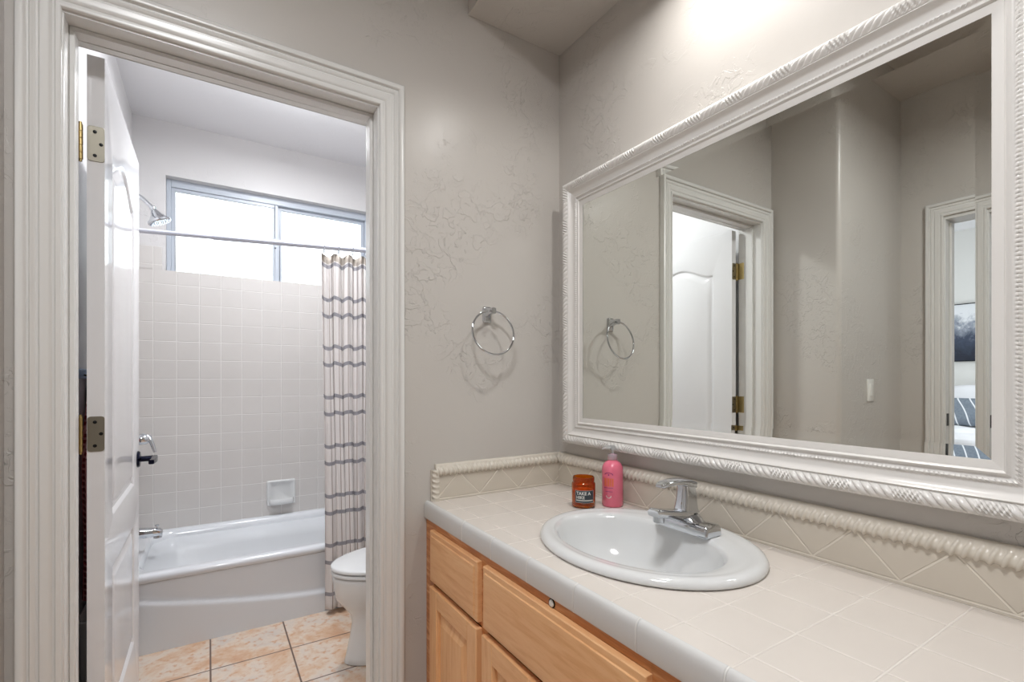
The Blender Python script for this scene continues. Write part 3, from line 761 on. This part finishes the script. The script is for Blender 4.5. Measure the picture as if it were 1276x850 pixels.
# stem + lever
b = MB(); L = []
for z, x0, x1, hw in ((.044, -.034, .026, .021), (.052, -.030, .024, .019), (.075, -.025, .0205, .0175), (.100, -.022, .018, .017), (.112, -.022, .0165, .017)):
    L.append([(FX+x, FY+y, FZ+z) for x, y in rrect(x0, x1, -hw, hw, .007, 4)])
b.loft(L); st = obj('handle_stem', b, M['chrome'], fa, smooth=45)
b = MB(); L = []
for x, zt, th, hw in ((.022, .112, .008, .012), (.018, .120, .016, .017), (.0, .127, .020, .0185), (-.030, .131, .016, .0185), (-.060, .131, .012, .0175), (-.085, .129, .010, .0165), (-.098, .126, .010, .014), (-.104, .123, .006, .010)):
    L.append([(FX+x, FY+p, FZ+q) for p, q in rrect(-hw, hw, zt-th, zt, min(.004, th/2.2), 3)])
b.loft(L); obj('lever', b, M['chrome'], fa, smooth=45)

# ------------------------------------------------------------------ jar + soap bottle
def amber():
    k = NM('amber_glass'); k.set(Base_Color=rgb(214, 112, 22), Roughness=.03, Transmission_Weight=.88, IOR=1.45); return k.m
jx, jy = -.1465, -.311; JR = .0365
jar = thing('candle_jar', 'amber glass candle jar with a dark label beside the pink bottle', 'jar', (jx, jy, CZ+.0008))
z0 = CZ+.0012; mt = Matrix.Translation((jx, jy, z0))
b = MB(); b.lathe([(.0, 0), (JR-.004, 0), (JR, .004), (JR, .070), (JR-.0015, .074), (JR-.004, .0765), (JR-.0045, .079), (JR-.003, .0800), (JR-.003, .0900), (JR-.004, .092), (JR-.006, .092),
                   (JR-.0068, .089), (JR-.0068, .078), (JR-.004, .070), (JR-.0035, .010), (JR-.008, .006), (0, .006)], 64, mt, True, True)
obj('glass_body', b, amber(), jar, smooth=50)
b = MB(); b.lathe([(0, .0065), (JR-.0045, .0065), (JR-.0045, .050), (0, .051)], 48, mt); obj('wax', b, simple('amber_wax', rgb(226, 130, 50), .5), jar)
lab = simple('slate_label', rgb(52, 62, 68), .5)
# direction to camera
ang0 = math.atan2(cam.location.y-jy, cam.location.x-jx)+.09
def wrap(cx_, cy_, r, u0, u1, za, zb, a0, n=24, t=.0005):
    b = MB(); L = []
    for i in range(n+1):
        a = a0+(u0+(u1-u0)*i/n)/r; L.append([(cx_+(r+d)*math.cos(a), cy_+(r+d)*math.sin(a), z) for d, z in ((0, za), (t, za), (t, zb), (0, zb))])
    b.loft(L); return b
lz = z0+.018
lbl = obj('label', wrap(jx, jy, JR+.0002, -.030, .030, lz, lz+.036, ang0), lab, jar)
lbl['label'] = 'dark slate label'
b = MB()
for q in ((lz-.0006, lz), (lz+.036, lz+.0366)):
    bb = wrap(jx, jy, JR+.0003, -.0305, .0305, q[0], q[1], ang0); b.add(bb.v, bb.f)
for q in ((-.0305, -.0298), (.0298, .0305)):
    bb = wrap(jx, jy, JR+.0003, q[0], q[1], lz, lz+.036, ang0, 2); b.add(bb.v, bb.f)
bb = wrap(jx, jy, JR+.0008, -.027, .027, lz+.005, lz+.0085, ang0, 20); b.add(bb.v, bb.f)
obj('label_border', b, simple('pale_ink', rgb(196, 196, 190), .6), lbl)
def text_on(name, s, size, cx_, cy_, r, a0, u0, z, mat, parent, bold=.0):
    c = bpy.data.curves.new(name, 'FONT'); c.body = s; c.size = size; c.offset = bold; c.extrude = 0
    o = bpy.data.objects.new(name, c); COL.objects.link(o)
    dg = bpy.context.evaluated_depsgraph_get(); me = bpy.data.meshes.new_from_object(o.evaluated_get(dg)); bpy.data.objects.remove(o)
    b = MB(); V = []
    for v in me.vertices:
        a = a0+(u0+v.co.x)/r; V.append((cx_+r*math.cos(a), cy_+r*math.sin(a), z+v.co.y))
    b.add(V, [list(p.vertices) for p in me.polygons]); bpy.data.meshes.remove(me)
    return obj(name, b, mat, parent, smooth=0)
ink = simple('white_ink', rgb(225, 225, 220), .6)
text_on('lettering', 'TAKE A', .0135, jx, jy, JR+.0012, ang0, -.0265, lz+.0235, ink, lbl, .0003)
text_on('lettering', 'HIKE', .0125, jx, jy, JR+.0012, ang0, -.0265, lz+.0115, ink, lbl, .0003)

qx, qy = -.0635, -.352; QR = .0325
bot = thing('soap_bottle', 'pink pump bottle standing behind the sink next to the amber jar', 'bottle', (qx, qy, CZ+.0008))
mt = Matrix.Translation((qx, qy, z0))
b = MB(); b.lathe([(0, 0), (QR-.002, 0), (QR, .003), (QR, .112), (QR-.001, .120), (QR-.005, .129), (QR-.011, .1355), (QR-.017, .139), (.0135, .1405), (.0125, .142), (.0125, .150), (0, .150)], 56, mt)
pm = simple('pink_bottle_plastic', rgb(232, 116, 140), .22, Coat_Weight=.3)
bd = obj('bottle_body', b, pm, bot, smooth=50)
clear = NM('clear_plastic').set(Base_Color=rgb(238, 240, 240), Roughness=.12, Transmission_Weight=.7, IOR=1.4).m
b = MB(); b.lathe([(0, .1425), (.0148, .1425), (.0152, .145), (.0150, .158), (.0135, .1605), (.006, .161), (.0045, .162), (.0045, .172), (.0085, .173), (.0095, .176), (.0095, .184), (.008, .187), (0, .188)], 36, mt)
pu = obj('pump', b, clear, bot, smooth=50)
b = MB(); nd = Vector((-.9, .35, 0)).normalized(); p0 = Vector((qx, qy, z0+.181))
b.tube([p0, p0+nd*.014, p0+nd*.028+Vector((0, 0, -.001)), p0+nd*.034+Vector((0, 0, -.005))], [.006, .0052, .0042, .0032], 12); obj('nozzle', b, clear, pu)
b = MB(); b.lathe([(0, .143), (.0105, .143), (.0105, .157), (0, .157)], 24, mt); obj('collar', b, simple('mauve_plastic', rgb(190, 110, 150), .3), pu)
aq = math.atan2(cam.location.y-qy, cam.location.x-qx)-.18
plum = simple('plum_ink', rgb(140, 40, 110), .5); oran = simple('orange_ink', rgb(226, 112, 74), .5)
b = MB()
for u0, u1 in ((-.021, -.016), (-.0145, -.0125), (-.010, -.004), (-.002, .002), (.004, .009)):
    bb = wrap(qx, qy, QR+.0002, u0, u1, z0+.064, z0+.089, aq, 4); b.add(bb.v, bb.f)
o = obj('orange_print', b, oran, bd)
for u0, u1, z_ in ((-.021, .008, .0585), (-.018, .006, .0475)):
    obj('plum_line', wrap(qx, qy, QR+.0002, u0, u1, z0+z_, z0+z_+.0012, aq, 10), plum, bd)
b = MB()
for i in range(18):
    a = PI*(i+.5)/18; u = -.006+.013*math.cos(a); zz = z0+.0985+.006*math.sin(a)
    bb = wrap(qx, qy, QR+.0002, u-.0008, u+.0008, zz, zz+.0018, aq, 1); b.add(bb.v, bb.f)
obj('plum_print', b, plum, bd)
obj('plum_mark', wrap(qx, qy, QR+.0002, -.008, -.004, z0+.097, z0+.101, aq, 2), plum, bd)
b = MB()
for i in range(14):
    a = -PI*(i+.5)/14; u = -.006+.0075*math.cos(a); zz = z0+.0345+.007*math.sin(a)
    bb = wrap(qx, qy, QR+.0002, u-.0010, u+.0010, zz, zz+.0014, aq, 1); b.add(bb.v, bb.f)
obj('pale_print', b, ink, bd)

# ------------------------------------------------------------------ towel ring
rg = thing('towel_ring', 'chrome towel ring mounted on the wall right of the doorway', 'towel ring', (-.318, 0, 1.43))
b = MB(); L = []
for d, i in ((0, 0), (.005, 0), (.009, .003), (.010, .006)):
    L.append([(x, -d, z) for x, z in rrect(-.334+i, -.302-i, 1.396+i, 1.452-i, .005, 4)])
b.loft(L); obj('mount_plate', b, M['chrome'], rg, smooth=40)
b = MB(); L = []
for y, hw, hh_, zc_ in ((-.009, .012, .016, 1.430), (-.022, .009, .012, 1.432), (-.034, .008, .010, 1.433), (-.046, .009, .011, 1.433), (-.052, .008, .010, 1.433)):
    L.append([(-.318+p, y, zc_+q) for p, q in rrect(-hw, hw, -hh_, hh_, .004, 4)])
b.loft(L); obj('post', b, M['chrome'], rg, smooth=40)
Rr = .0765; tilt = math.radians(-12); yawr = math.radians(-4)
b = MB(); pts = []
for i in range(72):
    a = 2*PI*i/72; v = Vector((Rr*math.cos(a), 0, Rr*math.sin(a)-Rr))
    v = Matrix.Rotation(yawr, 3, 'Z') @ Matrix.Rotation(tilt, 3, 'X') @ v
    pts.append(v+Vector((-.322, -.041, 1.433)))
b.tube(pts, .0036, 14, True); obj('ring', b, M['chrome'], rg)

# ------------------------------------------------------------------ framed mirror
FY0, FY1, FZ0, FZ1 = -1.300, -.079, .973, 1.903      # outer edges at the front
mir = thing('wall_mirror', 'large rectangular mirror in an ornate white frame above the counter', 'mirror', (0, -.69, 1.44))
W_ = .093; TP = [(0, .0300), (.003, .0305), (.014, .0325), (.0155, .0325), (.0165, .0350), (.019, .0375), (.022, .0365), (.0235, .0335), (.026, .0325), (.0285, .0335),
                 (.0300, .0360), (.0330, .0372), (.0360, .0360), (.0375, .0340), (.040, .0340), (.042, .0345), (.048, .0355), (.053, .0385), (.057, .0435), (.0595, .0475), (.061, .0490), (.063, .0480), (.0645, .0455)]
ncar = 16
for q in range(ncar+1):
    u = q/ncar; TP.append((.0655+.0275*u, .0455+.0105*math.sin(PI*(u*.80+.04))**.8-.006*u**3))
TP.append((.093, .030)); TP.append((.093, .0006))
def carve(l, u):
    """relief of the carved outer band: slanted acanthus leaves alternating with small rosettes"""
    p = .115; c = (l % p)/p; env = math.sin(PI*u)**.5
    leaf = abs(math.sin(PI*(l/.0155 + 1.35*u)))**.55
    ros = .5+.5*math.sin(2*PI*l/.0074+5*u)*math.sin(2*PI*u*2.4+l*160)
    wgt = sm((c-.52)/.08)*sm((.98-c)/.08)
    return env*(-.0062*(1-leaf)*(1-wgt) + wgt*(-.0068*(1-ros)+.0015))
def bead(l, t):
    d = (t-.033)/.0042
    if abs(d) > 1: return 0
    f = (l/.0072) % 1-.5; return .0034*math.sqrt(max(0, 1-(f*2.1)**2))*math.sqrt(1-d*d)-.0018
b = MB()
def side(l_out, mp_):
    n = int(l_out/.0013); L = []
    for i in range(n+1):
        row = []
        for t, d in TP:
            s_ = W_-t; l = s_+(l_out-2*s_)*i/n; dd = d; so = s_
            if .0655 <= t <= .093 and d > .031:
                u = (t-.0655)/.0275; c = carve(l, u); dd = d+c
                if u > .6: so = s_ - c*.45*(u-.6)/.4 - .0
            dd += bead(l, t)
            row.append(mp_(l, so, dd))
        L.append(row)
    b.loft(L, False, False, closed=False)
side(FY1-FY0, lambda l, s_, d: (-d, FY0+l, FZ1-s_)); side(FY1-FY0, lambda l, s_, d: (-d, FY0+l, FZ0+s_))
side(FZ1-FZ0, lambda l, s_, d: (-d, FY0+s_, FZ0+l)); side(FZ1-FZ0, lambda l, s_, d: (-d, FY1-s_, FZ0+l))
obj('frame', b, simple('white_lacquer_frame', rgb(226, 223, 219), .24), mir, smooth=50)
obj('backing_board', MB().box(-.024, -.0006, FY0+.05, FY1-.05, FZ0+.05, FZ1-.05), M['black'], mir)
gy0, gy1, gz0, gz1 = FY0+W_, FY1-W_, FZ0+W_, FZ1-W_; gy0 -= .002; gy1 += .002; gz0 -= .002; gz1 += .002
bw_ = .0225; gx = -.0285; rise = bw_*math.tan(math.radians(2.05))
b = MB(); b.add([(gx, gy0+bw_, gz0+bw_), (gx, gy1-bw_, gz0+bw_), (gx, gy1-bw_, gz1-bw_), (gx, gy0+bw_, gz1-bw_)], [(0, 1, 2, 3)])
L0 = [(gx-rise, gy0, gz0), (gx-rise, gy1, gz0), (gx-rise, gy1, gz1), (gx-rise, gy0, gz1)]; L1 = [(gx, gy0+bw_, gz0+bw_), (gx, gy1-bw_, gz0+bw_), (gx, gy1-bw_, gz1-bw_), (gx, gy0+bw_, gz1-bw_)]
L2 = [(-.025, *p[1:]) for p in L0]
b.loft([L1, L0, L2], False, True); obj('mirror_glass', b, M['mirror'], mir, smooth=0)

# ------------------------------------------------------------------ lamps
cn = thing('recessed_downlight', 'round recessed downlight in the soffit above the sink', 'ceiling light', (-.19, -.73, SO))
mt = Matrix.Translation((-.19, -.73, SO))
b = MB(); b.lathe([(.070, .0), (.088, -.0005), (.088, -.003), (.070, -.004), (.066, .0), (.060, .040), (.0, .045), (0, .046), (.068, .046)], 48, mt, False, False); obj('trim_ring', b, M['plastic'], cn)
b = MB(); b.lathe([(0, -.008), (.030, -.006), (.044, .002), (.046, .012), (.030, .038), (0, .038)], 40, mt); obj('bulb', b, M['lamp'], cn)
for nm, lb, x, y, z, r in (('dome_ceiling_light', 'added white dome fill light on the ceiling outside the bathroom doorway', -1.15, -1.35, CH, .17), ('dome_ceiling_light', 'white dome light on the bathroom ceiling', -.75, 1.0, CB, .12)):  # first dome is added, out of view, to carry the hall fill light
    d = thing(nm, lb, 'ceiling light', (x, y, z)); mt = Matrix.Translation((x, y, z))
    b = MB(); b.lathe([(0, -.0003), (r, -.0003), (r+.004, -.008), (r, -.022), (0, -.022)], 40, mt); obj('ceiling_pan', b, M['plastic'], d)
    b = MB(); b.lathe([(r-.004, -.0225), (r-.012, -.04), (r*.6, -.058), (0, -.064)], 40, mt, True, False); obj('diffuser', b, M['lamp'], d)

# ------------------------------------------------------------------ hall switch
sw = thing('light_switch', 'white rocker light switch on the hall wall seen in the mirror', 'light switch', (-1.826, -.335, 1.145))
b = MB(); b.loft([[(x, -.3353-d, z) for x, z in rrect(-1.861+i, -1.791-i, 1.087+i, 1.202-i, .004, 3)] for d, i in ((0, 0), (.004, 0), (.006, .003))]); obj('wall_plate', b, M['plastic'], sw)
b = MB(); b.loft([[(x, -.3410-d, z) for x, z in rrect(-1.8425+i, -1.8095-i, 1.112+i, 1.178-i, .002, 3)] for d, i in ((0, 0), (.003, .001), (.004, .003))]); obj('rocker', b, M['plastic'], sw)

# ------------------------------------------------------------------ bedroom seen through the far doorway
bed = thing('bed', 'bed with puffy white duvet in the bedroom seen in the mirror', 'bed', (-4.45, .15, 0))
cloth = simple('white_bed_linen', rgb(236, 236, 240), .85)
obj('bed_base', MB().box(-5.44, -3.44, -.62, .92, .08, .34), simple('pale_bed_base', rgb(190, 184, 178), .8), bed, bevel=.01)
for sx in (-5.38, -3.50):
    for sy in (-.56, .86): obj('leg', MB().box(sx-.03, sx+.03, sy-.03, sy+.03, 0, .08), M['black'], bed)
b = MB(); L = []
for z, i in ((.342, .02), (.36, .0), (.56, 0), (.58, .02)): L.append([(x, y, z) for x, y in rrect(-5.44+i, -3.44-i, -.62+i, .92-i, .06, 5)])
b.loft(L); obj('mattress', b, cloth, bed)
b = MB(); nx = 60; ny = 50; L = []
for i in range(nx+1):
    row = []; x = -5.10+1.72*i/nx
    for j in range(ny+1):
        v = j/ny; y = -.70+1.70*v; ed = min(1, min(v, 1-v)*9, (1-i/nx)*9)
        z = .36+.40*(1-(1-max(0, ed))**3)+.018*mnoise.noise(Vector((x*4, y*4, 0)))+.008*mnoise.noise(Vector((x*12, y*9, 3)))
        row.append((x, y, z))
    L.append(row+[(row[-1][0], row[-1][1]-.02, .37), (row[0][0], row[0][1]+.02, .37)] if False else row)
n0 = len(L[0]); b.loft(L, False, False, closed=False); dv = obj('duvet', b, cloth, bed, smooth=80)
s2 = dv.modifiers.new('t', 'SOLIDIFY'); s2.thickness = .03; s2.offset = -1
obj('headboard', MB().box(-5.498, -5.45, -.66, .96, .30, 1.10), simple('pale_upholstery', rgb(214, 212, 210), .85), bed, bevel=.015)
def cushion(w_, h_, t_, nseg=22, fold=0):
    b = MB(); V = {}
    for sgn in (1, -1):
        L = []
        for i in range(nseg+1):
            row = []
            for j in range(nseg+1):
                u = i/nseg*2-1; v = j/nseg*2-1
                k = max(0, (1-u**4)*(1-v**4))**.5
                pin = 1-.06*(1-abs(v))*abs(u)**3
                pin2 = 1-.06*(1-abs(u))*abs(v)**3
                row.append((sgn*t_/2*k, u*w_/2*pin2, v*h_/2*pin+.006*fold*math.sin(9*u+4*v)))
            L.append(row)
        b.loft(L, False, False, closed=False)
    return b
def place(b, loc, tilt_, rz=0): return b.xform(Matrix.Translation(loc) @ Matrix.Rotation(rz, 4, 'Z') @ Matrix.Rotation(tilt_, 4, 'Y'))
for k_, (yy, lb) in enumerate(((-.42, 'white pillow leaning on the headboard, hidden behind the bedroom door frame'), (.27, 'white ruffled pillow leaning on the headboard below the wave picture'))):
    o = obj('pillow', place(cushion(.66, .40, .18, fold=1), (-5.29, yy, .95), math.radians(-16)), cloth); tag(o, lb, 'pillow', 'white pillows on the bed')
def stripe():
    k = NM('blue_cushion_cloth'); p = k.objc(); x, y, z = k.sep(k.pos())
    c2 = k.mth('ADD', y, k.mth('MULTIPLY', k.mth('MULTIPLY', k.mth('SUBTRACT', z, .75), k.mth('SUBTRACT', z, .75)), -1.4))
    m = k.line(c2, .045, .085, .004, .003); n = k.noise(k.pos(), 60, 3)
    k.l(k.mix(m, k.mix(n, rgb(98, 110, 124), rgb(144, 152, 162)), rgb(236, 238, 242)), k.b.inputs['Base Color']); k.set(Roughness=.9); return k.m
bc = stripe()
o = obj('cushion', place(cushion(.70, .27, .15), (-4.93, .12, .895), math.radians(-20)), bc); tag(o, 'blue grey lumbar cushion with white curved lines in front of the bed pillows', 'cushion')

def art_mat():
    k = NM('wave_picture_print'); x, y, z = k.sep(k.pos()); p = k.pos()
    n = k.noise(p, 2.6, 7, .66, 1.6); n2 = k.noise(p, 9, 5, .7, 2.2)
    g = k.mr(z, 1.40, 1.95, .0, .62, False); v = k.mth('ADD', k.mth('MULTIPLY', n, .55), k.mth('MULTIPLY', g, .9))
    v = k.mth('ADD', v, k.mth('MULTIPLY', k.mth('SUBTRACT', n2, .5), .35))
    c = k.ramp(v, [(.30, rgb(34, 40, 56)), (.50, rgb(62, 72, 92)), (.66, rgb(150, 156, 168)), (.78, rgb(228, 230, 234))])
    k.l(c, k.b.inputs['Base Color']); k.set(Roughness=.4); return k.m
ar = thing('wave_picture', 'large grey and white wave picture in a thin dark frame above the bed', 'picture', (-5.47, .25, 1.68))
obj('print', MB().box(-5.485, -5.474, -.40, .90, 1.394, 1.970), art_mat(), ar)
b = MB(); b.box(-5.499, -5.468, -.41, -.40, 1.386, 1.978); b.box(-5.499, -5.468, .90, .91, 1.386, 1.978); b.box(-5.499, -5.468, -.40, .90, 1.386, 1.394); b.box(-5.499, -5.468, -.40, .90, 1.970, 1.978)
obj('frame', b, M['black'], ar)
v_ = thing('ceiling_vent', 'white slatted air vent in the bedroom ceiling seen in the mirror', 'vent', (-4.9, .08, 2.739))
obj('vent_frame', MB().box(-5.02, -4.78, -.12, .28, 2.733, 2.7397), M['alu'], v_, bevel=.002)
b = MB()
for i in range(7): b.box(-5.0, -4.80, -.10+.052*i, -.07+.052*i, 2.729, 2.733)
obj('slats', b, simple('grey_vent_slats', rgb(150, 150, 152), .5), v_)
